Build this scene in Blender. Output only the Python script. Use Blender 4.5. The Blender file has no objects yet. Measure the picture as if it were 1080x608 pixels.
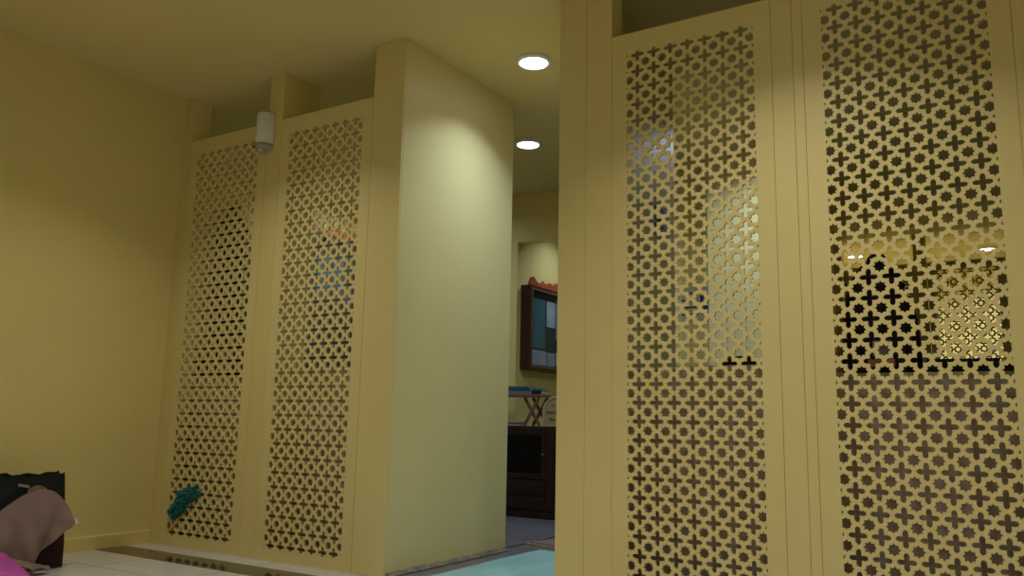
import bpy, bmesh, math, random
from mathutils import Vector, Matrix, noise
from mathutils.geometry import delaunay_2d_cdt
random.seed(7)
C = bpy.context.scene.collection
PI = math.pi
H = 2.7          # ceiling height

# ------------------------------------------------------------------ materials
def mat(name, col, rough=.6, spec=.4, noise_amt=0., noise_scale=6., bump=0., bump_scale=60., metallic=0., emit=None, coat=0.):
    m = bpy.data.materials.new(name); m.use_nodes = True
    nt = m.node_tree; b = nt.nodes['Principled BSDF']
    b.inputs['Base Color'].default_value = (*col, 1)
    b.inputs['Roughness'].default_value = rough
    b.inputs['Specular IOR Level'].default_value = spec
    b.inputs['Metallic'].default_value = metallic
    b.inputs['Coat Weight'].default_value = coat
    tc = nt.nodes.new('ShaderNodeTexCoord')
    if noise_amt:
        n = nt.nodes.new('ShaderNodeTexNoise'); n.inputs['Scale'].default_value = noise_scale
        n.inputs['Detail'].default_value = 5
        nt.links.new(tc.outputs['Object'], n.inputs['Vector'])
        r = nt.nodes.new('ShaderNodeValToRGB')
        r.color_ramp.elements[0].position = .3; r.color_ramp.elements[1].position = .7
        r.color_ramp.elements[0].color = tuple(c*(1-noise_amt) for c in col) + (1,)
        r.color_ramp.elements[1].color = tuple(min(1, c*(1+noise_amt)) for c in col) + (1,)
        nt.links.new(n.outputs['Fac'], r.inputs['Fac']); nt.links.new(r.outputs['Color'], b.inputs['Base Color'])
    if bump:
        n2 = nt.nodes.new('ShaderNodeTexNoise'); n2.inputs['Scale'].default_value = bump_scale; n2.inputs['Detail'].default_value = 4
        nt.links.new(tc.outputs['Object'], n2.inputs['Vector'])
        bp = nt.nodes.new('ShaderNodeBump'); bp.inputs['Strength'].default_value = bump; bp.inputs['Distance'].default_value = .01
        nt.links.new(n2.outputs['Fac'], bp.inputs['Height']); nt.links.new(bp.outputs['Normal'], b.inputs['Normal'])
    if emit:
        b.inputs['Emission Color'].default_value = (*emit[0], 1); b.inputs['Emission Strength'].default_value = emit[1]
    return m

def tile_mat(name, c1, c2, grout, w, h, rough, off=0.0, mortar=.004, shift=(0,0,0)):
    m = bpy.data.materials.new(name); m.use_nodes = True; nt = m.node_tree; b = nt.nodes['Principled BSDF']
    b.inputs['Roughness'].default_value = rough
    tc = nt.nodes.new('ShaderNodeTexCoord'); mp = nt.nodes.new('ShaderNodeMapping'); mp.inputs['Location'].default_value = shift
    br = nt.nodes.new('ShaderNodeTexBrick'); br.offset = off; br.squash = 1
    br.inputs['Color1'].default_value = (*c1, 1); br.inputs['Color2'].default_value = (*c2, 1); br.inputs['Mortar'].default_value = (*grout, 1)
    br.inputs['Scale'].default_value = 1; br.inputs['Brick Width'].default_value = w; br.inputs['Row Height'].default_value = h
    br.inputs['Mortar Size'].default_value = mortar
    nt.links.new(tc.outputs['Object'], mp.inputs['Vector']); nt.links.new(mp.outputs['Vector'], br.inputs['Vector'])
    n = nt.nodes.new('ShaderNodeTexNoise'); n.inputs['Scale'].default_value = 14; n.inputs['Detail'].default_value = 6
    nt.links.new(tc.outputs['Object'], n.inputs['Vector'])
    mx = nt.nodes.new('ShaderNodeMix'); mx.data_type = 'RGBA'; mx.blend_type = 'OVERLAY'; mx.inputs[0].default_value = .25
    nt.links.new(br.outputs['Color'], mx.inputs[6]); nt.links.new(n.outputs['Color'], mx.inputs[7])
    nt.links.new(mx.outputs[2], b.inputs['Base Color'])
    return m

def stripe_mat(name, cols, scale, axis='X', rough=.85, bump=.3, distort=1.2):
    """woven / grained cloth or wood: bands of colour along one axis"""
    m = bpy.data.materials.new(name); m.use_nodes = True; nt = m.node_tree; b = nt.nodes['Principled BSDF']
    b.inputs['Roughness'].default_value = rough
    tc = nt.nodes.new('ShaderNodeTexCoord'); w = nt.nodes.new('ShaderNodeTexWave')
    w.wave_type = 'BANDS'; w.bands_direction = axis; w.inputs['Scale'].default_value = scale
    w.inputs['Distortion'].default_value = distort; w.inputs['Detail'].default_value = 3
    nt.links.new(tc.outputs['Object'], w.inputs['Vector'])
    r = nt.nodes.new('ShaderNodeValToRGB'); r.color_ramp.interpolation = 'LINEAR'
    els = r.color_ramp.elements
    while len(els) < len(cols): els.new(.5)
    for i, c in enumerate(cols):
        els[i].position = i/(len(cols)-1); els[i].color = (*c, 1)
    nt.links.new(w.outputs['Fac'], r.inputs['Fac']); nt.links.new(r.outputs['Color'], b.inputs['Base Color'])
    if bump:
        bp = nt.nodes.new('ShaderNodeBump'); bp.inputs['Strength'].default_value = bump; bp.inputs['Distance'].default_value = .004
        nt.links.new(w.outputs['Fac'], bp.inputs['Height']); nt.links.new(bp.outputs['Normal'], b.inputs['Normal'])
    return m

def wall_mat(name, col):
    """painted plaster: faint roller mottling, slight scuffs low down"""
    m = mat(name, col, rough=.42, spec=.35, noise_amt=.03, noise_scale=2.2, bump=.06, bump_scale=45)
    return m

def print_mat(name, paper, ink, w=.03, h=.012, mortar=.35):
    """a printed sheet: rows of ink blocks"""
    m = bpy.data.materials.new(name); m.use_nodes = True; nt = m.node_tree; b = nt.nodes['Principled BSDF']
    b.inputs['Roughness'].default_value = .7
    tc = nt.nodes.new('ShaderNodeTexCoord')
    sw = nt.nodes.new('ShaderNodeSeparateXYZ'); cb = nt.nodes.new('ShaderNodeCombineXYZ'); ad = nt.nodes.new('ShaderNodeMath')
    nt.links.new(tc.outputs['Object'], sw.inputs[0])
    nt.links.new(sw.outputs['X'], ad.inputs[0]); nt.links.new(sw.outputs['Y'], ad.inputs[1])
    nt.links.new(ad.outputs[0], cb.inputs['X']); nt.links.new(sw.outputs['Z'], cb.inputs['Y'])
    v = nt.nodes.new('ShaderNodeTexVoronoi'); v.inputs['Scale'].default_value = 11
    nt.links.new(cb.outputs[0], v.inputs['Vector'])
    br = nt.nodes.new('ShaderNodeTexBrick'); br.inputs['Scale'].default_value = 1
    br.inputs['Brick Width'].default_value = w; br.inputs['Row Height'].default_value = h
    br.inputs['Mortar Size'].default_value = h*mortar; br.inputs['Mortar Smooth'].default_value = .2
    br.inputs['Color1'].default_value = (*ink, 1); br.inputs['Color2'].default_value = (*[.5*(a+c) for a, c in zip(ink, paper)], 1)
    br.inputs['Mortar'].default_value = (*paper, 1)
    nt.links.new(cb.outputs[0], br.inputs['Vector'])
    gt = nt.nodes.new('ShaderNodeMath'); gt.operation = 'GREATER_THAN'; gt.inputs[1].default_value = .45
    sc = nt.nodes.new('ShaderNodeSeparateColor'); nt.links.new(v.outputs['Color'], sc.inputs[0]); nt.links.new(sc.outputs[0], gt.inputs[0])
    mx = nt.nodes.new('ShaderNodeMix'); mx.data_type = 'RGBA'; mx.inputs[6].default_value = (*paper, 1)
    nt.links.new(gt.outputs[0], mx.inputs[0]); nt.links.new(br.outputs['Color'], mx.inputs[7])
    nt.links.new(mx.outputs[2], b.inputs['Base Color'])
    return m

YEL = (.78, .665, .275)
M = dict(
 wall = wall_mat('yellow_paint', YEL),
 pale = wall_mat('pale_yellow_paint', (.76, .672, .345)),
 board = mat('yellow_board_paint', (.78, .675, .30), rough=.4, spec=.35, noise_amt=.02, noise_scale=3),
 ceil = mat('ceiling_paint', (.76, .64, .28), rough=.6, spec=.2, noise_amt=.02, noise_scale=1.5),
 skirt = mat('skirting_paint', (.78, .65, .25), rough=.4),
 groove = mat('groove_shadow_gap', (.42, .33, .13), rough=.9),
 tile = tile_mat('white_floor_tile', (.66, .67, .66), (.62, .63, .63), (.33, .32, .29), .6, .6, .22, shift=(.13, .02, 0)),
 hall_tile = tile_mat('grey_floor_tile', (.165, .155, .175), (.145, .14, .16), (.05, .045, .045), .4, .4, .3),
 granite = mat('polished_dark_granite', (.045, .04, .033), rough=.06, spec=.38, noise_amt=.5, noise_scale=120),
 mortar = mat('dirty_mortar', (.22, .20, .15), rough=.95, noise_amt=.4, noise_scale=30, bump=.5, bump_scale=60),
 white_pl = mat('white_plastic', (.80, .78, .74), rough=.35),
 grey_pl = mat('grey_plastic', (.42, .38, .36), rough=.45),
 trim = mat('white_metal_trim', (.85, .85, .86), rough=.3),
 glow = mat('lamp_diffuser', (1, 1, 1), emit=((.93, .96, 1.0), 9.0)),
 bag_black = mat('black_plastic_bag', (.010, .011, .012), rough=.5, spec=.25, noise_amt=.3, noise_scale=9, bump=.5, bump_scale=18),
 bag_maroon = mat('maroon_fabric', (.035, .010, .018), rough=.85, noise_amt=.15, noise_scale=30, bump=.2, bump_scale=200),
 bag_reflection = mat('tan_reflection_tint', (.25, .20, .13), rough=.5, noise_amt=.3, noise_scale=30),  # colour stands in for the tan reflection on the black plastic
 scarf = mat('mauve_cloth', (.25, .175, .155), rough=.9, noise_amt=.10, noise_scale=12, bump=.12, bump_scale=300),
 magenta = mat('magenta_cloth', (.52, .09, .42), rough=.75, noise_amt=.10, noise_scale=10, bump=.2, bump_scale=80),
 white_cloth = mat('white_tissue', (.65, .64, .60), rough=.9, noise_amt=.1, noise_scale=30),
 teal = mat('teal_cloth', (.014, .17, .175), rough=.85, noise_amt=.3, noise_scale=25, bump=.4, bump_scale=120),
 mint = stripe_mat('mint_mat_weave', [(.245, .44, .46), (.235, .42, .44), (.255, .455, .475)], 1.2, 'X', bump=.03, distort=3),
 rug = stripe_mat('striped_rug', [(.05, .035, .03), (.33, .10, .12), (.40, .30, .16), (.10, .06, .16), (.38, .17, .24), (.06, .05, .05)], 3.2, 'Y', distort=2.5),
 rug_edge = mat('rug_fringe', (.34, .25, .15), rough=.95, noise_amt=.4, noise_scale=70),
 dark_wood = stripe_mat('dark_brown_wood', [(.018, .006, .004), (.030, .010, .007), (.021, .007, .005)], 5, 'X', rough=.4, bump=.05, distort=5),
 red_wood = stripe_mat('red_brown_wood', [(.055, .016, .012), (.085, .024, .016), (.06, .018, .013)], 6, 'Z', rough=.4, bump=.05, distort=4),
 crest = mat('orange_red_carved_wood', (.42, .105, .035), rough=.45, noise_amt=.2, noise_scale=14),
 dark_glass = mat('dark_cabinet_glass', (.004, .004, .004), rough=.12, spec=.2),
 felt = mat('dark_blue_felt', (.013, .017, .03), rough=.95, noise_amt=.2, noise_scale=50),
 steel = mat('brushed_handle', (.5, .48, .42), rough=.3, metallic=1),
 rack_wood = stripe_mat('brown_stand_wood', [(.20, .10, .06), (.26, .14, .085), (.19, .095, .055)], 8, 'X', rough=.5, bump=.05, distort=4),
 cream = mat('cream_tin', (.50, .41, .21), rough=.45, noise_amt=.05, noise_scale=12),
 ink = mat('dark_ink', (.03, .028, .02), rough=.6),
 lam = stripe_mat('grey_brown_laminate', [(.56, .46, .38), (.62, .52, .43), (.58, .48, .40)], 3.5, 'X', rough=.5, bump=.03, distort=6),
 black_fab = mat('black_canvas', (.012, .012, .016), rough=.75, noise_amt=.3, noise_scale=40, bump=.2, bump_scale=150),
 gold = mat('gold_hardware', (.85, .62, .28), rough=.25, metallic=1),
 greycloth = mat('grey_patch', (.30, .29, .27), rough=.9),
 pinkcloth = mat('pink_strip', (.55, .22, .2), rough=.9),
 bead = mat('greyish_bead', (.16, .13, .11), rough=.5),
 navy = mat('navy_cloth', (.012, .014, .026), rough=.85, noise_amt=.3, noise_scale=14),
 bluegrey = mat('blue_grey_cloth', (.10, .14, .20), rough=.85, noise_amt=.2, noise_scale=14),
)
PAPER = dict(
 teal = print_mat('teal_poster', (.03, .17, .21), (.02, .10, .14), .05, .03, .5),
 blue = print_mat('blue_poster', (.04, .11, .21), (.16, .24, .30), .035, .02, .5),
 white = print_mat('white_notice', (.62, .66, .74), (.12, .14, .22), .03, .012),
 lilac = print_mat('lilac_notice', (.46, .46, .58), (.12, .12, .2), .025, .014),
)
COVER = {k: mat(k+'_cover', c, rough=.5, noise_amt=.12, noise_scale=25) for k, c in dict(
 blue=(.035, .09, .17), teal=(.05, .19, .22), grey=(.22, .22, .23), white=(.52, .50, .52), pink=(.30, .14, .20), brown=(.22, .09, .04),
 orange=(.60, .24, .05), black=(.012, .012, .015), red=(.17, .02, .02), violet=(.08, .06, .18), green=(.04, .10, .06), darkblue=(.015,.02,.05)).items()}
M['pages'] = stripe_mat('page_edges', [(.62, .58, .48), (.50, .46, .37)], 90, 'Z', bump=0, distort=.2)

# ------------------------------------------------------------------ mesh helpers
class MB:
    def __init__(self): self.bm = bmesh.new()
    def box(self, x0, y0, z0, x1, y1, z1, bev=0., mtx=None):
        r = bmesh.ops.create_cube(self.bm, size=1)
        vs = r['verts']
        for v in vs:
            v.co = Vector((x0+(v.co.x+.5)*(x1-x0), y0+(v.co.y+.5)*(y1-y0), z0+(v.co.z+.5)*(z1-z0)))
        if bev:
            es = list({e for v in vs for e in v.link_edges})
            r2 = bmesh.ops.bevel(self.bm, geom=es, offset=bev, segments=2, affect='EDGES', profile=.5)
            vs = list({v for f in r2['faces'] for v in f.verts} | {v for v in vs if v.is_valid})
        if mtx is not None:
            for v in vs: v.co = mtx @ v.co
        return self
    def prism(self, pts, axis, a, b):
        """extrude a closed 2-D polygon from a to b along axis ('X': pts are (y,z); 'Y': (x,z); 'Z': (x,y))"""
        def mk(p, t):
            return {'X': (t, p[0], p[1]), 'Y': (p[0], t, p[1]), 'Z': (p[0], p[1], t)}[axis]
        A = [self.bm.verts.new(mk(p, a)) for p in pts]; B = [self.bm.verts.new(mk(p, b)) for p in pts]
        n = len(pts)
        self.bm.faces.new(A); self.bm.faces.new(B[::-1])
        for i in range(n): self.bm.faces.new((A[i], B[i], B[(i+1) % n], A[(i+1) % n]))
        return self
    def lathe(self, prof, segs=32, centre=(0,0,0), axis='Z'):
        rings = []
        for r, z in prof:
            ring = []
            for k in range(segs):
                a = 2*PI*k/segs
                p = (r*math.cos(a), r*math.sin(a), z)
                if axis == 'Y': p = (p[0], p[2], p[1])
                if axis == 'X': p = (p[2], p[0], p[1])
                ring.append(self.bm.verts.new(Vector(p)+Vector(centre)))
            rings.append(ring)
        for A, B in zip(rings, rings[1:]):
            for k in range(segs): self.bm.faces.new((A[k], A[(k+1) % segs], B[(k+1) % segs], B[k]))
        if prof[0][0] > 1e-4: self.bm.faces.new(rings[0][::-1])
        if prof[-1][0] > 1e-4: self.bm.faces.new(rings[-1])
        return self
    def tube(self, pts, r, segs=8):
        pts = [Vector(p) for p in pts]; rings = []
        for i, p in enumerate(pts):
            t = (pts[min(i+1, len(pts)-1)]-pts[max(i-1, 0)]).normalized()
            u = t.cross(Vector((0, 0, 1)));
            if u.length < .05: u = t.cross(Vector((1, 0, 0)))
            u.normalize(); w = t.cross(u)
            rings.append([self.bm.verts.new(p+u*r*math.cos(2*PI*k/segs)+w*r*math.sin(2*PI*k/segs)) for k in range(segs)])
        for A, B in zip(rings, rings[1:]):
            for k in range(segs): self.bm.faces.new((A[k], A[(k+1) % segs], B[(k+1) % segs], B[k]))
        self.bm.faces.new(rings[0][::-1]); self.bm.faces.new(rings[-1])
        return self
    def sheet(self, nu, nv, fn, thick):
        """a cloth: grid fn(u,v)->point, given real thickness"""
        P = [[Vector(fn(i/nu, j/nv)) for j in range(nv+1)] for i in range(nu+1)]
        def nrm(i, j):
            a = P[min(i+1, nu)][j]-P[max(i-1, 0)][j]; b = P[i][min(j+1, nv)]-P[i][max(j-1, 0)]
            n = a.cross(b); return n.normalized() if n.length > 1e-9 else Vector((0, 0, 1))
        F = [[self.bm.verts.new(P[i][j]+nrm(i, j)*thick/2) for j in range(nv+1)] for i in range(nu+1)]
        K = [[self.bm.verts.new(P[i][j]-nrm(i, j)*thick/2) for j in range(nv+1)] for i in range(nu+1)]
        for i in range(nu):
            for j in range(nv):
                self.bm.faces.new((F[i][j], F[i+1][j], F[i+1][j+1], F[i][j+1]))
                self.bm.faces.new((K[i][j], K[i][j+1], K[i+1][j+1], K[i+1][j]))
        for i in range(nu):
            self.bm.faces.new((F[i][0], K[i][0], K[i+1][0], F[i+1][0])); self.bm.faces.new((F[i][nv], F[i+1][nv], K[i+1][nv], K[i][nv]))
        for j in range(nv):
            self.bm.faces.new((F[0][j], F[0][j+1], K[0][j+1], K[0][j])); self.bm.faces.new((F[nu][j], K[nu][j], K[nu][j+1], F[nu][j+1]))
        return self
    def build(self, name, material, parent=None, smooth=False, loc=None):
        me = bpy.data.meshes.new(name)
        bmesh.ops.recalc_face_normals(self.bm, faces=self.bm.faces[:])
        self.bm.to_mesh(me); self.bm.free()
        me.materials.append(material)
        if smooth:
            for p in me.polygons: p.use_smooth = True
            me.set_sharp_from_angle(angle=math.radians(40))
        o = bpy.data.objects.new(name, me); C.objects.link(o)
        if parent: o.parent = parent
        if loc: o.location = loc
        return o

def tag(o, label, cat, group=None):
    o['label'] = label; o['category'] = cat
    if group: o['group'] = group
    return o
def thing(name, label, cat, loc=(0,0,0), rz=0., group=None):
    o = bpy.data.objects.new(name, None); C.objects.link(o)
    o.location = loc; o.rotation_euler = (0, 0, rz); o.empty_display_size = .1
    return tag(o, label, cat, group)
def struct(name, mb, material):
    o = mb.build(name, material); o['kind'] = 'structure'; return o
def box(*a, **k): return MB().box(*a, **k)

# ------------------------------------------------------------------ the setting
X3, X4, JD = 1.774, 2.689, 1.07       # ends of the two partition runs, depth of the return walls
R_, BT = 2.412, .012                  # top of the boards, board thickness
struct('floor', box(-.12, -6.2, -.1, 6.6, 0, 0), M['tile'])
struct('floor_hall', box(-3.2, 0, -.1, 6.6, 9.8, 0), M['hall_tile'])
struct('ceiling', box(-3.2, -6.2, H, 6.6, 9.8, H+.1), M['ceil'])
struct('wall_left', box(-.12, -6.2, 0, 0, 0, H), M['wall'])
struct('wall_right', box(6.5, -6.2, 0, 6.6, 9.8, H), M['wall'])
struct('wall_rear', box(-.12, -6.3, 0, 6.6, -6.2, H), M['wall'])
# partition run: corner pilaster, deep middle fin, blocks with return walls
struct('wall_corner_nib', box(-.12, 0, 0, .0855, .127, H), M['wall'])
struct('wall_middle_fin', box(.7715, 0, 0, .8865, .277, H), M['wall'])
struct('wall_passage_left', box(1.5725, .0125, 0, X3, JD, H, bev=.003), M['pale'])
struct('trim_8', box(1.5725, 0, 0, X3, .012, H, bev=.0015), M['board'])
struct('wall_passage_right', box(X4, .0125, 0, 2.822, JD, H, bev=.003), M['pale'])
struct('trim_9', box(X4, 0, 0, 2.822, .012, H, bev=.0015), M['board'])
struct('trim_1', box(2.823, .0005, 0, 2.947, .113, H, bev=.0015), M['board'])
struct('trim_2', box(3.6325, .0005, 0, 3.7125, .12, H, bev=.0015), M['board'])
struct('trim_3', box(3.7135, .0005, 0, 3.751, .12, H, bev=.0015), M['board'])
struct('trim_4', box(4.437, .0005, 0, 4.55, .12, H, bev=.0015), M['board'])
struct('wall_front_right', box(4.552, 0, 0, 6.5, .12, H), M['wall'])
# skirting, floor inlay, threshold
struct('baseboard_left', MB().prism([(0, 0), (.012, 0), (.012, .068), (.008, .074), (0, .074)], 'Y', -6.2, -.001), M['skirt'])
struct('trim_5', box(.0125, -.335, 0, 1.774, -.15, .0012), M['granite'])
struct('trim_6', box(1.700, JD+.005, 0, 1.735, 2.88, .001), mat('dark_joint', (.02, .018, .017), rough=.6))
def mortar_fn(u, v):
    y = .02+u*1.05; n = noise.noise(Vector((y*9, 3, 1)))*.012+noise.noise(Vector((y*31, 7, 2)))*.006
    return (X3+.003+v*(.022+n), y, .003+(1-v)*(.016+n*.8))
mm = MB().sheet(60, 3, mortar_fn, .004); struct('trim_7', mm, M['mortar'])
# the rooms behind
struct('wall_hall_left', box(-1.02, .127, 0, -.9, 2.88, H), M['wall'])
struct('wall_hall_nib', box(-1.02, 0, 0, -.12, .127, H), M['wall'])
struct('wall_hall_back', box(-.9, 2.88, 0, .58, 3.0, H), M['wall'])
struct('wall_bulkhead', box(.58, 2.88, 2.28, 1.95, 3.0, H), M['wall'])
struct('wall_alcove_left', box(.58, 2.88, 0, .70, 3.108, 2.28), M['wall'])
struct('wall_alcove_panel', box(.58, 3.112, 0, .70, 4.3, 2.28), M['wall'])
struct('wall_alcove_back', box(.58, 4.3, 0, 2.7, 4.4, H), M['wall'])
struct('wall_alcove_top', box(.58, 3.0, 2.28, .70, 4.3, H), M['wall'])
struct('wall_hall_mid', box(1.95, 2.88, 0, 2.48, 3.0, H), M['wall'])
struct('wall_pillar', box(2.48, 2.62, 0, 2.87, 3.0, H, bev=.004), M['pale'])
struct('wall_hall_side', box(2.60, 3.0, 0, 2.72, 6.05, H), M['wall'])
FY = 6.05
for i, (a, b) in enumerate([(2.60, 2.787), (3.477, 3.593), (4.283, 4.40), (5.09, 6.5)]):
    struct('wall_far_post_%d' % (i+1), box(a, FY, 0, b, FY+.12, H), M['wall'])
struct('wall_far_room_left', box(2.2, FY+.12, 0, 2.32, 7.9, H), M['wall'])
struct('wall_far_room_nib', box(2.2, FY, 0, 2.60, FY+.12, H), M['wall'])
struct('wall_far_room_back', box(2.2, 7.9, 0, 6.5, 8.0, H), M['wall'])

# ------------------------------------------------------------------ lattice screens
P = .0744
TOP = R_-.086                          # top of the pierced field
def lattice_mesh():
    """board .683 x 2.412 pierced with eight-pointed stars and crosses; origin at bottom centre, front face y=0"""
    W, nrow, ncol = .683, 31, 7
    hw = (ncol+.32)*P/2
    z1 = TOP; zc0 = z1-.25*P; z0 = zc0-30*P-.25*P
    holes = []
    arm, hwid = .415*P, .118*P
    prof = [(hwid*.93, hwid*.93), (.16*P, hwid*1.02), (.25*P, hwid*1.06), (.33*P, hwid*.92), (.385*P, hwid*.55), (arm, 0)]
    one = prof + [(x, -y) for x, y in prof[-2:0:-1]]
    cross = []
    for k in range(4):
        c, s = math.cos(-k*PI/2), math.sin(-k*PI/2)
        cross += [(x*c-y*s, x*s+y*c) for x, y in one]
    star = []
    for k in range(16):
        r = (.300 if k % 2 == 0 else .212)*P
        star.append((r*math.cos(-2*PI*k/16), r*math.sin(-2*PI*k/16)))
    def clip(poly):
        def cut(p, ax, val, keep_less):
            out = []
            for i in range(len(p)):
                a, b = p[i], p[(i+1) % len(p)]
                ia = (a[ax] <= val) if keep_less else (a[ax] >= val); ib = (b[ax] <= val) if keep_less else (b[ax] >= val)
                if ia: out.append(a)
                if ia != ib:
                    t = (val-a[ax])/(b[ax]-a[ax]); out.append((a[0]+t*(b[0]-a[0]), a[1]+t*(b[1]-a[1])))
            return out
        for ax, val, kl in ((0, hw, True), (0, -hw, False), (1, z1, True), (1, z0, False)):
            poly = cut(poly, ax, val, kl)
            if len(poly) < 3: return None
        q = []
        for p in poly:
            if not q or (abs(p[0]-q[-1][0])+abs(p[1]-q[-1][1])) > 2e-4: q.append(p)
        if len(q) < 3: return None
        area = sum(q[i][0]*q[(i+1) % len(q)][1]-q[(i+1) % len(q)][0]*q[i][1] for i in range(len(q)))
        return q if area > 0 else q[::-1]
    for r in range(nrow):
        for c in range(-1, ncol+1):
            cx, cz = (c-(ncol-1)/2)*P, zc0-r*P
            h = clip([(cx+x, cz+z) for x, z in cross])
            if h: holes.append(h)
    for r in range(-1, nrow):
        for c in range(ncol+1):
            cx, cz = (c-ncol/2)*P, zc0-(r+.5)*P
            h = clip([(cx+x, cz+z) for x, z in star])
            if h: holes.append(h)
    V = [Vector((-W/2, 0)), Vector((W/2, 0)), Vector((W/2, R_)), Vector((-W/2, R_))]
    faces = [[0, 1, 2, 3]]
    for h in holes:
        s = len(V); V += [Vector(p) for p in h]; faces.append(list(range(s, s+len(h))))
    vo, eo, fo, ov, oe, of = delaunay_2d_cdt(V, [], faces, 0, 1e-6)
    tris = [f for f, src in zip(fo, of) if src and all(s == 0 for s in src)]
    bm = bmesh.new()
    A = [bm.verts.new((v.x, 0, v.y)) for v in vo]; B = [bm.verts.new((v.x, BT, v.y)) for v in vo]
    cnt = {}
    for t in tris:
        bm.faces.new([A[i] for i in t]); bm.faces.new([B[i] for i in t][::-1])
        for i in range(3):
            a, b = t[i], t[(i+1) % 3]; cnt[(a, b)] = 1
    for (a, b) in cnt:
        if (b, a) not in cnt:
            bm.faces.new((A[a], B[a], B[b], A[b]))
    loose = [v for v in bm.verts if not v.link_faces]
    for v in loose: bm.verts.remove(v)
    bmesh.ops.recalc_face_normals(bm, faces=bm.faces[:])
    me = bpy.data.meshes.new('lattice_screen'); bm.to_mesh(me); bm.free()
    me.materials.append(M['board'])
    return me
LM = lattice_mesh()
scr = bpy.data.objects.new('lattice_screen', LM); C.objects.link(scr)
scr.location = (.4285, 0, 0)
tag(scr, 'yellow pierced screen nearest the left wall, teal cloth stuffed in its holes', 'screen', 'pierced lattice screens along the partition')
for x, y, lab, g in [
  (1.2295, 0, 'yellow pierced screen beside the passage wall, right of the air freshener', 'pierced lattice screens along the partition'),
  (3.290, 0, 'yellow pierced star-and-cross screen directly right of the doorway opening', 'pierced lattice screens along the partition'),
  (4.094, 0, 'large yellow pierced screen at the right edge, black backpack behind it', 'pierced lattice screens along the partition'),
  (3.938, FY+.02, 'small far pierced screen glimpsed brightly backlit through the rightmost screen', 'far pierced screens across the hall'),
  (3.132, FY+.02, 'far pierced screen across the hall, mostly hidden behind the black backpack', 'far pierced screens across the hall'),
  (4.745, FY+.02, 'far pierced screen across the hall beyond the right edge', 'far pierced screens across the hall')]:
    if x > 4.7: continue
    o = scr.copy(); C.objects.link(o); o.location = (x, y, 0); tag(o, lab, 'screen', g)
struct('wall_far_infill', box(4.402, FY+.02, 0, 5.088, FY+.1, H), M['wall'])

# ------------------------------------------------------------------ lamps
def downlight(x, y, label, watt, col=(.96, .97, 1.0), spread=145, first=[None]):
    t = thing('ceiling_downlight', label, 'ceiling light', (x, y, H-.02), 0, 'round recessed downlights')
    if first[0] is None:
        a = MB().lathe([(.076, .0195), (.098, .0195), (.100, .012), (.094, .004), (.080, .002), (.076, .008), (.076, .0195)], 40).build('trim_ring', M['trim'], t, True)
        b = MB().lathe([(.0001, .004), (.045, .005), (.0745, .012), (.0745, .019)], 40).build('diffuser', M['glow'], t, True)
        first[0] = (a, b)
    else:
        for s in first[0]:
            c = s.copy(); C.objects.link(c); c.parent = t
    L = bpy.data.lights.new('downlight_lamp', 'AREA'); L.shape = 'DISK'; L.size = .14; L.energy = watt; L.color = col; L.spread = math.radians(spread)
    lo = bpy.data.objects.new('downlight_lamp', L); C.objects.link(lo); lo.location = (x, y, H-.028)
    return t
COOL, WARM = (.72, .86, 1.0), (1.0, .94, .87)
downlight(2.208, .571, 'bright round downlight over the doorway, nearer of the two in the gap', 5.6, COOL, spread=118)
downlight(1.485, 1.723, 'bright round downlight deeper in the passage, lower one in the gap', 5, COOL)
downlight(1.25, -.95, 'round downlight above the left screens, glow at the top edge', 6.8, WARM, spread=116)
downlight(3.75, -.95, 'round downlight in the front room above the right screens', 10.5, WARM, spread=116)
for x, y in ((1.25, -3.3), (3.75, -3.3), (5.6, -2.2)):
    downlight(x, y, 'round downlight in the front room behind the viewer', 7.5, WARM, spread=125)
downlight(3.10, 2.10, 'round downlight in the hall hidden behind the narrow post', 11, COOL, spread=150)
downlight(-.25, 2.25, 'round downlight in the hall behind the left passage wall', 10, COOL, spread=165)
downlight(2.80, 6.84, 'far downlight left of the backpack top, seen through the rightmost screen', 15, (.92, .96, 1))
downlight(4.106, 7.05, 'far downlight at the right, seen through the rightmost screen', 15, (.92, .96, 1))
downlight(1.15, 3.45, 'round downlight in the alcove above the glass notice case', 4, COOL, spread=115)

# ------------------------------------------------------------------ air freshener on the middle post
t = thing('air_freshener', 'white wall-mounted air freshener dispenser on the post between left screens', 'air freshener', (.7765, 0, 2.235))
def capsule(w, d, z0, z1, bev):
    m = MB(); n = 18
    def ring(s, z):
        return [m.bm.verts.new((-w/2*s*math.cos(PI*k/n), -.004-d*s*math.sin(PI*k/n), z)) for k in range(n+1)]
    rings = [ring(.88, z0), ring(1, z0+bev), ring(1, z1-bev), ring(.86, z1)]
    for A, B in zip(rings, rings[1:]):
        for k in range(n): m.bm.faces.new((A[k], A[k+1], B[k+1], B[k]))
        m.bm.faces.new((A[n], A[0], B[0], B[n]))
    m.bm.faces.new(rings[0][::-1]); m.bm.faces.new(rings[-1]); return m
capsule(.100, .075, .040, .222, .012).build('body', M['white_pl'], t, True)
capsule(.102, .077, .006, .038, .010).build('nozzle_cap', M['grey_pl'], t, True)
MB().lathe([(.012, 0), (.012, .006), (.006, .008)], 16, (0, -.050, -.002)).build('nozzle', M['white_pl'], t, True)
box(-.046, -.004, .02, .046, .0004, .21).build('back_plate', M['white_pl'], t)
box(-.030, -.0805, .012, -.018, -.064, .022, bev=.001).build('sensor', M['ink'], t)

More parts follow.
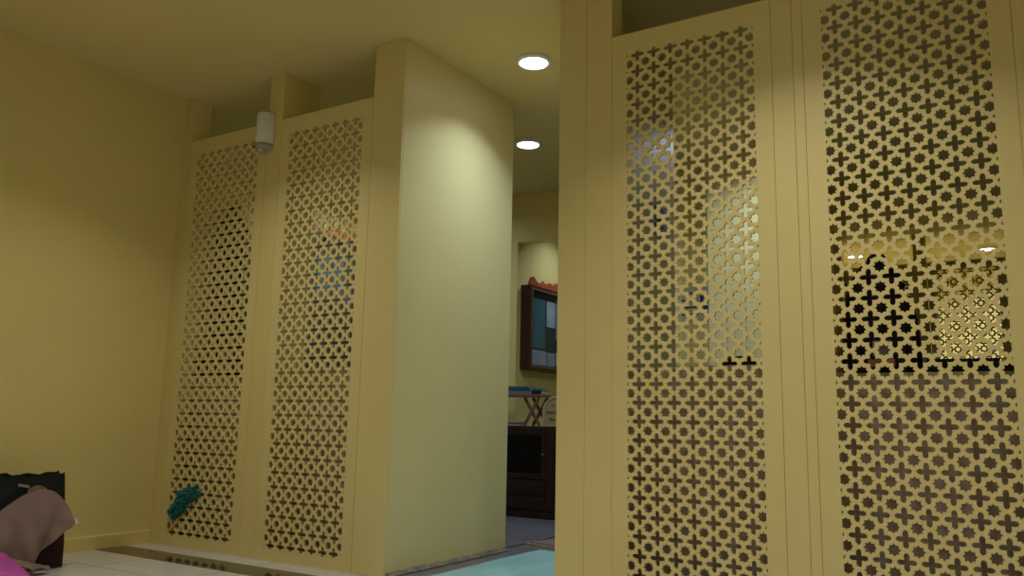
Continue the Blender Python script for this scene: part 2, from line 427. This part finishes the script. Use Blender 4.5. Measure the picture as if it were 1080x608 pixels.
# ------------------------------------------------------------------ teal cloth stuffed into the screen
def teal_fn(u, v):
    # runs from lower left to upper right, bunched
    cx = .20+.205*u+.02*math.sin(u*9); cz = .175+.155*u**.8
    w = .018+.040*math.sin(PI*min(1, u*.9+.12))**.8
    a = (v-.5)*2
    n = noise.noise(Vector((u*6, v*5, .3)))
    n2 = noise.noise(Vector((u*14, v*11, 2.3)))
    x = cx - a*w*.55 + n*.016
    z = cz + a*w*.75 + n2*.018
    y = -.001 - .036*(1-a*a)*(.6+.7*abs(n)) - .012*abs(math.sin(v*13+u*5))*(1-a*a)
    return (x, y, z)
t = MB().sheet(40, 26, teal_fn, .004).build('cloth', M['teal'], None, True)
t.name = 'stuffed_cloth'; tag(t, 'crumpled teal cloth stuffed into holes low on the leftmost screen', 'cloth')

# ------------------------------------------------------------------ shopping bag, scarf and magenta cloth in the left corner
t = thing('shopping_bag', 'tall black and maroon shopping bag standing against the left wall', 'bag', (.285, -.885, 0), math.radians(-4))
def bag_shell(z0, z1, hx0, hx1, hy0, hy1, seed, rough):
    m = MB(); nz, n = 14, 40; rings = []
    for j in range(nz+1):
        f = j/nz; z = z0+(z1-z0)*f
        hx = hx0+(hx1-hx0)*f; hy = hy0+(hy1-hy0)*f
        ring = []
        for k in range(n):
            a = 2*PI*k/n; c, s = math.cos(a), math.sin(a)
            ex = 5
            d = (abs(c)**ex+abs(s)**ex)**(-1/ex)
            nn = noise.noise(Vector((c*2+seed, s*2, z*9)))*rough
            zz = z + (noise.noise(Vector((c*3, s*3+seed, 4)))*.022*f**6)
            ring.append(m.bm.verts.new((hx*(c*d)+nn, hy*(s*d)+nn, zz)))
        rings.append(ring)
    for A, B in zip(rings, rings[1:]):
        for k in range(n): m.bm.faces.new((A[k], A[(k+1) % n], B[(k+1) % n], B[k]))
    m.bm.faces.new(rings[0][::-1])
    # inner wall so the mouth has thickness
    inner = [m.bm.verts.new(v.co*.0+Vector((v.co.x*.93, v.co.y*.96, v.co.z-.002))) for v in rings[-1]]
    low = [m.bm.verts.new(Vector((v.co.x*.9, v.co.y*.94, v.co.z-.12))) for v in rings[-1]]
    for k in range(n):
        q = (k+1) % n
        m.bm.faces.new((rings[-1][k], rings[-1][q], inner[q], inner[k])); m.bm.faces.new((inner[k], inner[q], low[q], low[k]))
    m.bm.faces.new(low); return m
bag_shell(.0, .262, .088, .078, .185, .172, 1.3, .004).build('maroon_lower_body', M['bag_maroon'], t, True)
bag_shell(.2665, .437, .078, .060, .171, .155, 4.1, .007).build('black_upper_body', M['bag_black'], t, True)
def bag_handle(y0, y1, x, h):
    return MB().tube([(x, y0+(y1-y0)*k/14, .405+h*math.sin(PI*k/14)) for k in range(15)], .006, 8)
bag_handle(-.06, .03, .058, .018).build('handle', M['bag_black'], t, True)
MB().sheet(8, 3, lambda u, v: (.078+.002*math.sin(u*7), -.03+.085*u, .352+.016*math.sin(u*3)+v*.022), .002).build('bag_mark', M['bag_reflection'], t, True)  # tan reflection on the bag front, laid on as a coloured strip
MB().sheet(6, 3, lambda u, v: (.078, -.075+.05*u, .390-.01*u+v*.012), .002).build('bag_mark', M['greycloth'], t, True)
for k, (yy, zz) in enumerate([(.140, .235), (.152, .215)]):
    pass

def scarf_fn(u, v):
    # u from the left (away along the wall) to the right, v from top to bottom; hangs over the front of the bag
    y = -1.20+.465*u
    d = y+.865
    top = .372-2.6*d*d if d < 0 else .372-5.2*d*d
    top = max(top, .10)
    bot = .022+.012*math.sin(u*9)+max(0, y+.965)**1.15*.98
    bot = min(bot, top-.012)
    z = top+(bot-top)*v
    fold = .012*math.sin(u*17+v*5)+.008*math.sin(u*33-v*6)+.012*noise.noise(Vector((u*6, v*3, 1)))
    x = .392+.060*math.sin(min(1, v*1.1)*PI*.5)+fold*(.3+.7*v)
    return (x, y, z)
o = MB().sheet(48, 36, scarf_fn, .004).build('scarf', M['scarf'], None, True)
tag(o, 'mauve brown headscarf draped over the front of the black bag', 'scarf')
def tail_fn(u, v):
    x = .485+.025*math.sin(u*5)+v*.06; y = -1.06+.19*u+(v-.5)*.02
    z = .014+.075*(1-u)**1.1*(1-.5*v)+.012*abs(math.sin(v*7+u*6))+.010*math.sin(v*PI)
    return (x, y, z)
MB().sheet(30, 10, tail_fn, .005).build('trailing_end', M['scarf'], o, True)
def mag_fn(u, v):
    y = -1.395+.40*u-.10*v; x = .60+.22*v
    edge = min(1, (1-u)*3.2)
    z = .014+(.135-.07*v)*edge**.7*(.75+.25*math.sin(v*5+u*4))+.015*noise.noise(Vector((u*5, v*5, 8)))*edge
    return (x, y, max(z, .006))
o = MB().sheet(30, 18, mag_fn, .006).build('folded_cloth', M['magenta'], None, True)
tag(o, 'bright magenta cloth heaped on the floor below the scarf', 'cloth')
def tis_fn(u, v):
    a = u*PI
    return (.092+.022*v+.008*math.sin(u*9), .168+.050*u, .212+.03*math.sin(a)*(1-v)+.014*noise.noise(Vector((u*4, v*4, 5)))-.02*u)
o = MB().sheet(10, 8, tis_fn, .003).build('tissue', M['white_cloth'], t, True)

# ------------------------------------------------------------------ prayer mat and rug in the doorway
def mat_fn(u, v):
    x = 1.950+.60*u; y = -.15+1.30*v
    r = .004*noise.noise(Vector((x*5, y*3, 0)))+.003*math.sin(y*11+x*2)
    e = min(u, 1-u, v, 1-v)
    return (x+.006*math.sin(y*6), y+.012*math.sin(x*8)-.04*(u-.35)*v, .010+max(0, r)*min(1, e*12))
o = MB().sheet(40, 60, mat_fn, .006).build('prayer_mat', M['mint'], None, True)
tag(o, 'pale mint green prayer mat lying in the doorway opening', 'mat')
t = thing('woven_rug', 'multicoloured striped woven rug on the hall floor past the doorway', 'rug', (1.72, 1.36, .001), math.radians(-14))
def rug_fn(u, v): 
    x = .80*u; y = .05+.9*v; return (x, y, .006+.003*max(0, noise.noise(Vector((x*7, y*7, 2)))))
MB().sheet(30, 30, rug_fn, .008).build('pile', M['rug'], t, True)
f = MB()
for k in range(54):
    x = .008+.0147*k
    f.tube([(x, .045, .006), (x+.004*math.sin(k*2.3), .018, .005), (x+.009*math.sin(k*1.7), -.002, .004)], .003, 5)
f.build('fringe', M['rug_edge'], t)

# ------------------------------------------------------------------ dark cabinet in the passage
t = thing('cabinet', 'dark brown wooden cabinet with a glass door at the end of the passage', 'cabinet', (1.20, 2.58, 0))
m = box(-.50, .012, .06, .55, .275, .680); m.build('carcass', M['dark_wood'], t)
box(-.52, -.012, .683, .57, .275, .705, bev=.004).build('top_board', M['dark_wood'], t)
box(-.51, -.002, 0, .56, .275, .058, bev=.004).build('plinth', M['dark_wood'], t)
def cab_door(x0, x1):
    m = MB()
    z0, z1 = .300, .672
    s = .038
    m.box(x0, -.010, z0, x1, .010, z0+s, bev=.003).box(x0, -.010, z1-s, x1, .010, z1, bev=.003)
    m.box(x0, -.010, z0+s, x0+s, .010, z1-s, bev=.003).box(x1-s, -.010, z0+s, x1, .010, z1-s, bev=.003)
    d = m.build('door', M['dark_wood'], t)
    box(x0+s, -.001, z0+s, x1-s, .003, z1-s).build('glass_pane', M['dark_glass'], d)
    MB().lathe([(.010, 0), (.012, -.010), (.007, -.020), (.0001, -.022)], 16, (x1-s/2, -.010, .49), 'Y').build('knob', M['steel'], d, True)
cab_door(-.49, -.02); cab_door(.06, .54)
def drawer(x0, x1):
    m = MB().box(x0, -.010, .175, x1, .010, .288, bev=.004).box(x0+.03, -.0145, .20, x1-.03, -.009, .263, bev=.002)
    d = m.build('drawer', M['dark_wood'], t)
    m = MB().box(x0, -.010, .066, x1, .010, .168, bev=.004).box(x0+.03, -.0145, .088, x1-.03, -.009, .146, bev=.002)
    m.build('drawer', M['dark_wood'], t)
drawer(-.49, -.02); drawer(.06, .54)
box(-.016, -.012, .062, .056, .010, .676, bev=.003).build('stile', M['dark_wood'], t)

# ------------------------------------------------------------------ folding stand and what is on the cabinet
CT = .7055
t = thing('folding_stand', 'small brown folding wooden stand with crossed legs on the cabinet', 'stand', (.93, 2.70, CT))
box(-.48, -.09, .232, .170, .09, .250, bev=.003).build('top_board', M['rack_wood'], t)
def xleg(y, x0, x1):
    m = MB()
    L = math.hypot(x1-x0, .232); a = math.atan2(.232, x1-x0)
    mt = Matrix.Translation((x0, y, 0)) @ Matrix.Rotation(-a, 4, 'Y')
    m.box(0, -.007, -.012, L, .007, .012, bev=.002, mtx=mt)
    lo = min(v.co.z for v in m.bm.verts); hi = max(v.co.z for v in m.bm.verts)
    for v in m.bm.verts: v.co.z = (v.co.z-lo)/(hi-lo)*.2315
    return m
for y in (-.075, .06):
    xleg(y, .02, .155).build('leg', M['rack_wood'], t); xleg(y+.016, .15, .01).build('leg', M['rack_wood'], t)
for y in (-.075, .06):
    xleg(y, -.46, -.325).build('leg', M['rack_wood'], t); xleg(y+.016, -.33, -.47).build('leg', M['rack_wood'], t)

def book(name, label, cover, size, loc, rz=0., group=None, cat='book', upright=False):
    """hard-backed book: cover boards, spine, page block. size = length along x, depth along y, thickness z (flat)"""
    L, D, T = size
    b = thing(name, label, cat, loc, rz, group)
    m = MB()
    c = min(.003, T*.15)
    if not upright:
        m.box(0, 0, 0, L, D, c, bev=.0006).box(0, 0, T-c, L, D, T, bev=.0006).box(0, 0, c, L, c*1.4, T-c)
        m.build('cover', cover, b)
        box(.003, c*1.5, c, L-.003, D-.004, T-c).build('pages', M['pages'], b)
    else:
        # standing: thickness along x, depth along y (spine at y=0 faces -y), height along z
        m.box(0, 0, 0, c, D, L, bev=.0006).box(T-c, 0, 0, T, D, L, bev=.0006).box(c, 0, 0, T-c, c*1.4, L)
        m.build('cover', cover, b)
        box(c, c*1.5, .003, T-c, D-.004, L-.004).build('pages', M['pages'], b)
    return b
ST = CT+.2505
g = 'books on the folding stand'
book('book', 'grey bound book at the bottom of the pile on the folding stand', COVER['grey'], (.27, .16, .026), (.735, 2.615, ST), 0, g)
book('book', 'blue covered book lying on the grey one on the folding stand', COVER['blue'], (.25, .15, .024), (.748, 2.617, ST+.0265), .03, g)
book('book', 'teal booklet topmost of the left pile on the folding stand', COVER['teal'], (.20, .13, .014), (.78, 2.63, ST+.051), -.06, g)
book('book', 'black and white booklet at the right end of the folding stand', COVER['black'], (.080, .14, .03), (1.018, 2.625, ST), .05, g)
book('book', 'pale teal booklet tilted over the black booklet on the stand', COVER['teal'], (.085, .12, .018), (1.012, 2.63, ST+.031), .1, g)
g = 'papers under the folding stand'
book('magazine', 'white magazine lying flat under the folding stand', COVER['white'], (.20, .11, .012), (.70, 2.645, CT+.0003), .0, g, 'magazine')
book('magazine', 'dark magazine lying on the white one under the stand', COVER['darkblue'], (.17, .10, .010), (.72, 2.648, CT+.0128), -.02, g, 'magazine')
book('magazine', 'lilac magazine topmost of the sheets under the stand', COVER['white'], (.16, .10, .006), (.73, 2.648, CT+.0233), .02, g, 'magazine')
# cream arched tin
t = thing('tin', 'cream arched tin with dark lettering standing on the cabinet', 'tin', (1.236, 2.655, CT+.0003))
def arch(w, z0, zs, n=16, k=1.0):
    pts = [(-w, z0), (w, z0)]
    for i in range(n+1):
        a = PI*i/n; pts.append((w*math.cos(a)*k if False else w*math.cos(a), zs+w*.9*math.sin(a)))
    return pts
MB().prism(arch(.131, 0, .115), 'Y', 0, .12).build('body', M['cream'], t, True)
def rim_mb():
    m = MB(); o_ = arch(.135, -.0, .116); i_ = arch(.126, .005, .114)
    n = len(o_)
    A = [m.bm.verts.new((p[0], -.006, max(p[1], .0005))) for p in o_]; B = [m.bm.verts.new((p[0], -.006, p[1])) for p in i_]
    A2 = [m.bm.verts.new((p[0], -.0005, max(p[1], .0005))) for p in o_]; B2 = [m.bm.verts.new((p[0], -.0005, p[1])) for p in i_]
    for k in range(n):
        q = (k+1) % n
        m.bm.faces.new((A[k], A[q], B[q], B[k])); m.bm.faces.new((A2[k], B2[k], B2[q], A2[q]))
        m.bm.faces.new((A[k], A2[k], A2[q], A[q])); m.bm.faces.new((B[k], B[q], B2[q], B2[k]))
    return m
rim_mb().build('rim', mat('pale_rim', (.66, .60, .42), rough=.4), t)
def lettering(body, size, loc, parent, name='lettering', rot=(PI/2, 0, 0)):
    c = bpy.data.curves.new(name, 'FONT'); c.body = body; c.size = size; c.align_x = 'CENTER'; c.extrude = .0008
    tmp = bpy.data.objects.new(name, c); C.objects.link(tmp)
    me = bpy.data.meshes.new_from_object(tmp.evaluated_get(bpy.context.evaluated_depsgraph_get()))
    bpy.data.objects.remove(tmp); me.materials.clear(); me.materials.append(M['ink'])
    o = bpy.data.objects.new(name, me); C.objects.link(o); o.parent = parent; o.location = loc; o.rotation_euler = rot
    return o
bpy.context.view_layer.update()
lettering('BISCUITS', .031, (-.040, -.0012, .098), t)
lettering('No.1', .036, (-.040, -.0012, .045), t)
box(-.055, -.0018, .15, -.028, -.0003, .18).build('emblem', mat('faded_emblem', (.36, .29, .13), rough=.6), t)
book('box_file', 'small grey box resting on top of the cream tin', COVER['grey'], (.12, .09, .026), (1.20, 2.67, CT+.116+.135*.9+.0008), .05, None, 'box')

# ------------------------------------------------------------------ glass-fronted notice cases (face +x)
def case_crest(D, h):
    """scalloped board, polygon in (y, z)"""
    pts = [(0, 0), (D, 0)]
    N = 72
    for i in range(N+1):
        u = 1-i/N
        s = abs(2*u-1)             # 0 at centre, 1 at the ends
        z = .50+.50*math.exp(-((s-.88)/.085)**2)-.12*math.exp(-((s-.62)/.10)**2)+.35*math.exp(-((s-.50)/.035)**2)+.30*math.exp(-((s-.25)/.10)**2)+.5*math.exp(-(s/.08)**2)
        if s > .95: z *= max(.35, 1-(s-.95)*11)
        pts.append((D*u, h*z))
    return pts
def notice_case(label, x, y0, z0, D, Hh, dep, sheets, crest_h, group):
    t = thing('notice_case', label, 'notice board', (x, y0, z0), 0, group)
    s = .035
    m = MB().box(0, 0, 0, dep, s, Hh, bev=.003).box(0, D-s, 0, dep, D, Hh, bev=.003).box(0, s, 0, dep, D-s, s, bev=.003).box(0, s, Hh-s, dep, D-s, Hh, bev=.003)
    m.build('frame', M['red_wood'], t)
    box(.001, s, s, dep-.026, D-s, Hh-s).build('backing', M['felt'], t)
    MB().prism(case_crest(D, crest_h), 'X', dep-.028, dep-.004).build('crest', M['crest'], t).location = (0, 0, Hh+.0005)
    g = MB().box(dep-.012, s, s, dep-.008, D-s, Hh-s)
    gm = bpy.data.materials.get('case_glass')
    if not gm:
        gm = bpy.data.materials.new('case_glass'); gm.use_nodes = True; nt = gm.node_tree
        nt.nodes.remove(nt.nodes['Principled BSDF'])
        a = nt.nodes.new('ShaderNodeBsdfTransparent'); a.inputs[0].default_value = (.88, .93, .95, 1)
        b = nt.nodes.new('ShaderNodeBsdfGlossy'); b.inputs['Roughness'].default_value = .03
        mx = nt.nodes.new('ShaderNodeMixShader'); mx.inputs[0].default_value = .05
        nt.links.new(a.outputs[0], mx.inputs[1]); nt.links.new(b.outputs[0], mx.inputs[2])
        nt.links.new(mx.outputs[0], nt.nodes['Material Output'].inputs['Surface'])
    g.build('glass_pane', gm, t)
    # glazing bead
    b = MB()
    b.box(dep-.002, s-.008, s-.008, dep+.004, s+.004, Hh-s+.008).box(dep-.002, D-s-.004, s-.008, dep+.004, D-s+.008, Hh-s+.008)
    b.box(dep-.002, s+.004, s-.008, dep+.004, D-s-.004, s+.004).box(dep-.002, s+.004, Hh-s-.004, dep+.004, D-s-.004, Hh-s+.008)
    b.build('glazing_bead', M['bead'], t)
    for (ya, za, yb, zb, p) in sheets:
        box(dep-.0258, ya, za, dep-.0235, yb, zb).build('paper_sheet', PAPER[p], t)
    return t
notice_case('red-brown glass notice case with carved crest hung above the cabinet', .70, 2.945, 1.18, .92, .735, .10,
   [(.040, .05, .330, .178, 'lilac'), (.345, .05, .48, .17, 'lilac'), (.042, .21, .105, .40, 'blue'), (.042, .42, .103, .63, 'blue'),
    (.112, .195, .300, .63, 'teal'), (.325, .40, .48, .63, 'white'), (.50, .30, .62, .67, 'lilac'), (.50, .06, .62, .18, 'white'), (.66, .06, .80, .25, 'teal')], .075, 'carved notice cases')
notice_case('tall dark notice case with teal posters seen through the second screen', -.895, 1.90, 1.15, .92, 1.20, .09,
   [(.12, .62, .28, 1.02, 'teal'), (.31, .66, .45, 1.0, 'blue'), (.48, .58, .56, .78, 'blue'), (.70, .70, .82, .95, 'teal')], .10, 'carved notice cases')

# ------------------------------------------------------------------ robe on a hook behind the first screen
t = thing('hanging_robe', 'long dark navy robe hanging on the hall wall behind the leftmost screen', 'robe', (-.895, 1.12, 1.05))
def robe_fn(u, v):
    # v 0 top .. 1 bottom ; u across
    w = .05+.115*min(1, v*5)**.6+.03*v
    y = (u-.5)*2*w
    z = 1.36*(1-v)-.05*abs(u-.5)*2*(1-v)
    x = .045+.022*math.sin(u*19+v*1.5)*min(1, v*3)+.02*(1-(2*u-1)**2)
    return (x, y, z)
MB().sheet(40, 30, robe_fn, .006).build('body', M['navy'], t, True)
def shawl_fn(u, v):
    y = .06+.07*u; return (.088+.008*math.sin(u*8+v*3), y, 1.12-.62*v-.02*u)
MB().sheet(14, 20, shawl_fn, .004).build('sash', M['bluegrey'], t, True)
MB().tube([(.0, 0, 1.36), (.03, 0, 1.352), (.055, 0, 1.36), (.06, 0, 1.385)], .006).build('hook', M['steel'], t, True)

# ------------------------------------------------------------------ low cupboards behind the screens and what stands on them
def cupboard(label, x0, x1, top):
    y0, y1 = .29, .60
    t = thing('low_cupboard', label, 'cupboard', ((x0+x1)/2, (y0+y1)/2, 0), 0, 'low cupboards behind the screens')
    w, d = (x1-x0)/2, (y1-y0)/2
    MB().box(-w, -d, 0, w, -d+.016, top-.02).build('back_panel', M['lam'], t)
    box(-w, -d+.0165, 0, -w+.018, d, top-.02).build('side_panel', M['lam'], t)
    box(w-.018, -d+.0165, 0, w, d, top-.02).build('side_panel', M['lam'], t)
    box(-w-.004, -d-.003, top-.0195, w+.004, d+.006, top, bev=.002).build('top_board', M['lam'], t)
    for z in (.04, .25, .58): box(-w+.019, -d+.017, z, w-.019, d-.02, z+.018).build('shelf', M['lam'], t)
    for s in (-1, 1):
        dr = box(s*w/2-w/2+.019, d-.018, .06, s*w/2+w/2-.019, d, top-.022).build('door', M['lam'], t)
        MB().lathe([(.012, 0), (.014, .012), (.0001, .018)], 14, (s*.05, d, top*.6), 'Y').build('knob', M['steel'], dr, True)
    return t
TL, TM, TR = .955, .995, .945
cupboard('grey-brown low cupboard behind the leftmost screen', -.62, .775, TL)
cupboard('grey-brown low cupboard behind the second screen from left', .783, 1.555, TM)
cupboard('grey-brown low cupboard behind the screen right of the doorway', 2.885, 3.655, .985)
cupboard('grey-brown low cupboard behind the rightmost screen', 3.665, 4.60, TR)
# row of books behind the first screen
xs = -.50; rr = random.Random(3)
rowc = [('brown', .19), ('orange', .22), ('red', .2), ('black', .24), ('brown', .21), ('orange', .18), ('orange', .23), ('black', .20), ('darkblue', .25), ('brown', .20), ('red', .22), ('black', .21), ('orange', .22), ('darkblue', .26), ('black', .24)]
words = ['first', 'second', 'third', 'fourth', 'fifth', 'sixth', 'seventh', 'eighth', 'ninth', 'tenth', 'eleventh', 'twelfth', 'thirteenth', 'fourteenth', 'fifteenth']
for i, (c, h) in enumerate(rowc):
    th = rr.uniform(.034, .056)
    book('book', '%s upright book, %s from the left, seen through the leftmost screen' % ({'darkblue': 'dark blue'}.get(c, c), words[i]), COVER[c], (h, .15, th), (xs, .36+rr.uniform(-.01, .01), TL+.0005), 0, 'upright books behind the first screen', 'book', True)
    xs += th+.0025
# small dark books behind the third screen
book('book', 'black book with red edge lying behind the screen beside the doorway', COVER['black'], (.15, .11, .026), (3.29, .36, .9855), .0, 'books lying behind the screens')
book('book', 'dark red book on the black one behind the screen beside doorway', COVER['red'], (.12, .10, .016), (3.305, .365, 1.012), .04, 'books lying behind the screens')
# black backpack
t = thing('backpack', 'black backpack with gold rings standing behind the rightmost screen', 'backpack', (3.915, .43, TR+.001))
def pack(wx, dy, h, seed, cy=0):
    m = MB(); nz, n = 22, 36; rings = []
    for j in range(nz+1):
        f = j/nz
        z = h*(1-(1-f)**1.0)
        sx = wx*(1-.26*f) * (1 if f < .55 else math.sqrt(max(.0, 1-((f-.55)/.47)**2.3)))
        sy = dy*(1-.25*f) * (1 if f < .8 else math.sqrt(max(.02, 1-((f-.8)/.22)**2)))
        sx = max(sx, .012); 
        if f < .06: sx *= .93+.07*f/.06; sy *= .9+.1*f/.06
        ring = []
        for k in range(n):
            a = 2*PI*k/n; c, s = math.cos(a), math.sin(a); d = (abs(c)**4+abs(s)**4)**-.25
            nn = noise.noise(Vector((c*2+seed, s*2, z*8)))*.005
            ring.append(m.bm.verts.new((sx*c*d+nn, cy+sy*s*d+nn, z)))
        rings.append(ring)
    for A, B in zip(rings, rings[1:]):
        for k in range(n): m.bm.faces.new((A[k], A[(k+1) % n], B[(k+1) % n], B[k]))
    m.bm.faces.new(rings[0][::-1]); m.bm.faces.new(rings[-1]); return m
pack(.150, .075, .455, 2).build('body', M['black_fab'], t, True)
pack(.115, .030, .235, 5, -.100).build('front_pocket', M['black_fab'], t, True)
MB().tube([(.03*math.cos(PI*k/10)*1.1, 0, .448+.035*math.sin(PI*k/10)) for k in range(11)], .008).build('handle', COVER['darkblue'], t, True)
for s, z in ((-1, .355), (1, .355), (1, .325), (1, .29)):
    MB().lathe([(.007, -.004), (.012, -.003), (.013, 0), (.012, .003), (.007, .004), (.007, -.004)], 16, (s*(.150-.11*z), -.066, z), 'Y').build('ring', M['gold'], t, True)
box(-.01, -.140, .062, .055, -.131, .122, bev=.001).build('patch', M['greycloth'], t)
box(-.03, -.140, .022, .065, -.131, .050, bev=.001).build('strap', M['pinkcloth'], t)
# dark folders at the right
book('folder', 'black folder lying flat right of the backpack behind the rightmost screen', COVER['black'], (.33, .22, .03), (4.07, .34, TR+.0005), 0, 'folders beside the backpack', 'folder')
book('folder', 'dark blue folder stacked on the black one beside the backpack', COVER['darkblue'], (.24, .20, .022), (4.08, .35, TR+.031), .04, 'folders beside the backpack', 'folder')
# things on the hall walls
t = thing('wall_notice', 'small blue and grey notice on the passage side wall', 'notice', (2.8225, .85, 1.70))
box(0, -.11, 0, .002, .11, .20).build('sheet', mat('pale_violet_sheet', (.30, .30, .46), rough=.6, noise_amt=.2, noise_scale=9), t)
m = MB()
for k in range(5): m.box(.0022, -.09+.015*(k % 2), .02+.03*k, .0032, .07-.02*(k % 3), .032+.03*k)
m.build('print', COVER['darkblue'], t)
t = thing('wall_poster', 'white poster with blue block and dark lettering on the hall wall', 'poster', (2.295, 2.8775, 1.51))
box(-.135, 0, 0, .135, .002, .27).build('sheet', mat('white_poster_sheet', (.60, .55, .36), rough=.6), t)
box(.035, -.0012, .07, .105, -.0002, .20).build('blue_block', mat('blue_print', (.02, .04, .22), rough=.6), t)
m = MB()
for k in range(4): m.box(-.11, -.0012, .05+.055*k, .02-.02*(k % 2), -.0002, .062+.055*k)
m.build('print', M['ink'], t)

# ------------------------------------------------------------------ camera and look
cam = bpy.data.cameras.new('camera'); co = bpy.data.objects.new('camera', cam); C.objects.link(co)
f_px = 871.689
cam.sensor_fit = 'HORIZONTAL'; cam.sensor_width = 36; cam.lens = f_px/1080*36; cam.clip_start = .05
r = Vector((0.84863292, 0.528605, 0.01997318)); u = Vector((0.06810316, -0.14662183, 0.98684548)); fw = Vector((-0.52457995, 0.83610932, 0.16042778))
co.matrix_world = Matrix(((r.x, u.x, -fw.x, 4.40733748), (r.y, u.y, -fw.y, -3.11179996), (r.z, u.z, -fw.z, .732103678), (0, 0, 0, 1)))
sc = bpy.context.scene; sc.camera = co
w = bpy.data.worlds.new('world'); sc.world = w; w.use_nodes = True
w.node_tree.nodes['Background'].inputs[0].default_value = (.9, .85, .7, 1); w.node_tree.nodes['Background'].inputs[1].default_value = .0
vs = sc.view_settings; vs.view_transform = 'Standard'; vs.look = 'None'; vs.gamma = 1; vs.use_curve_mapping = False
vs.exposure = 0.0
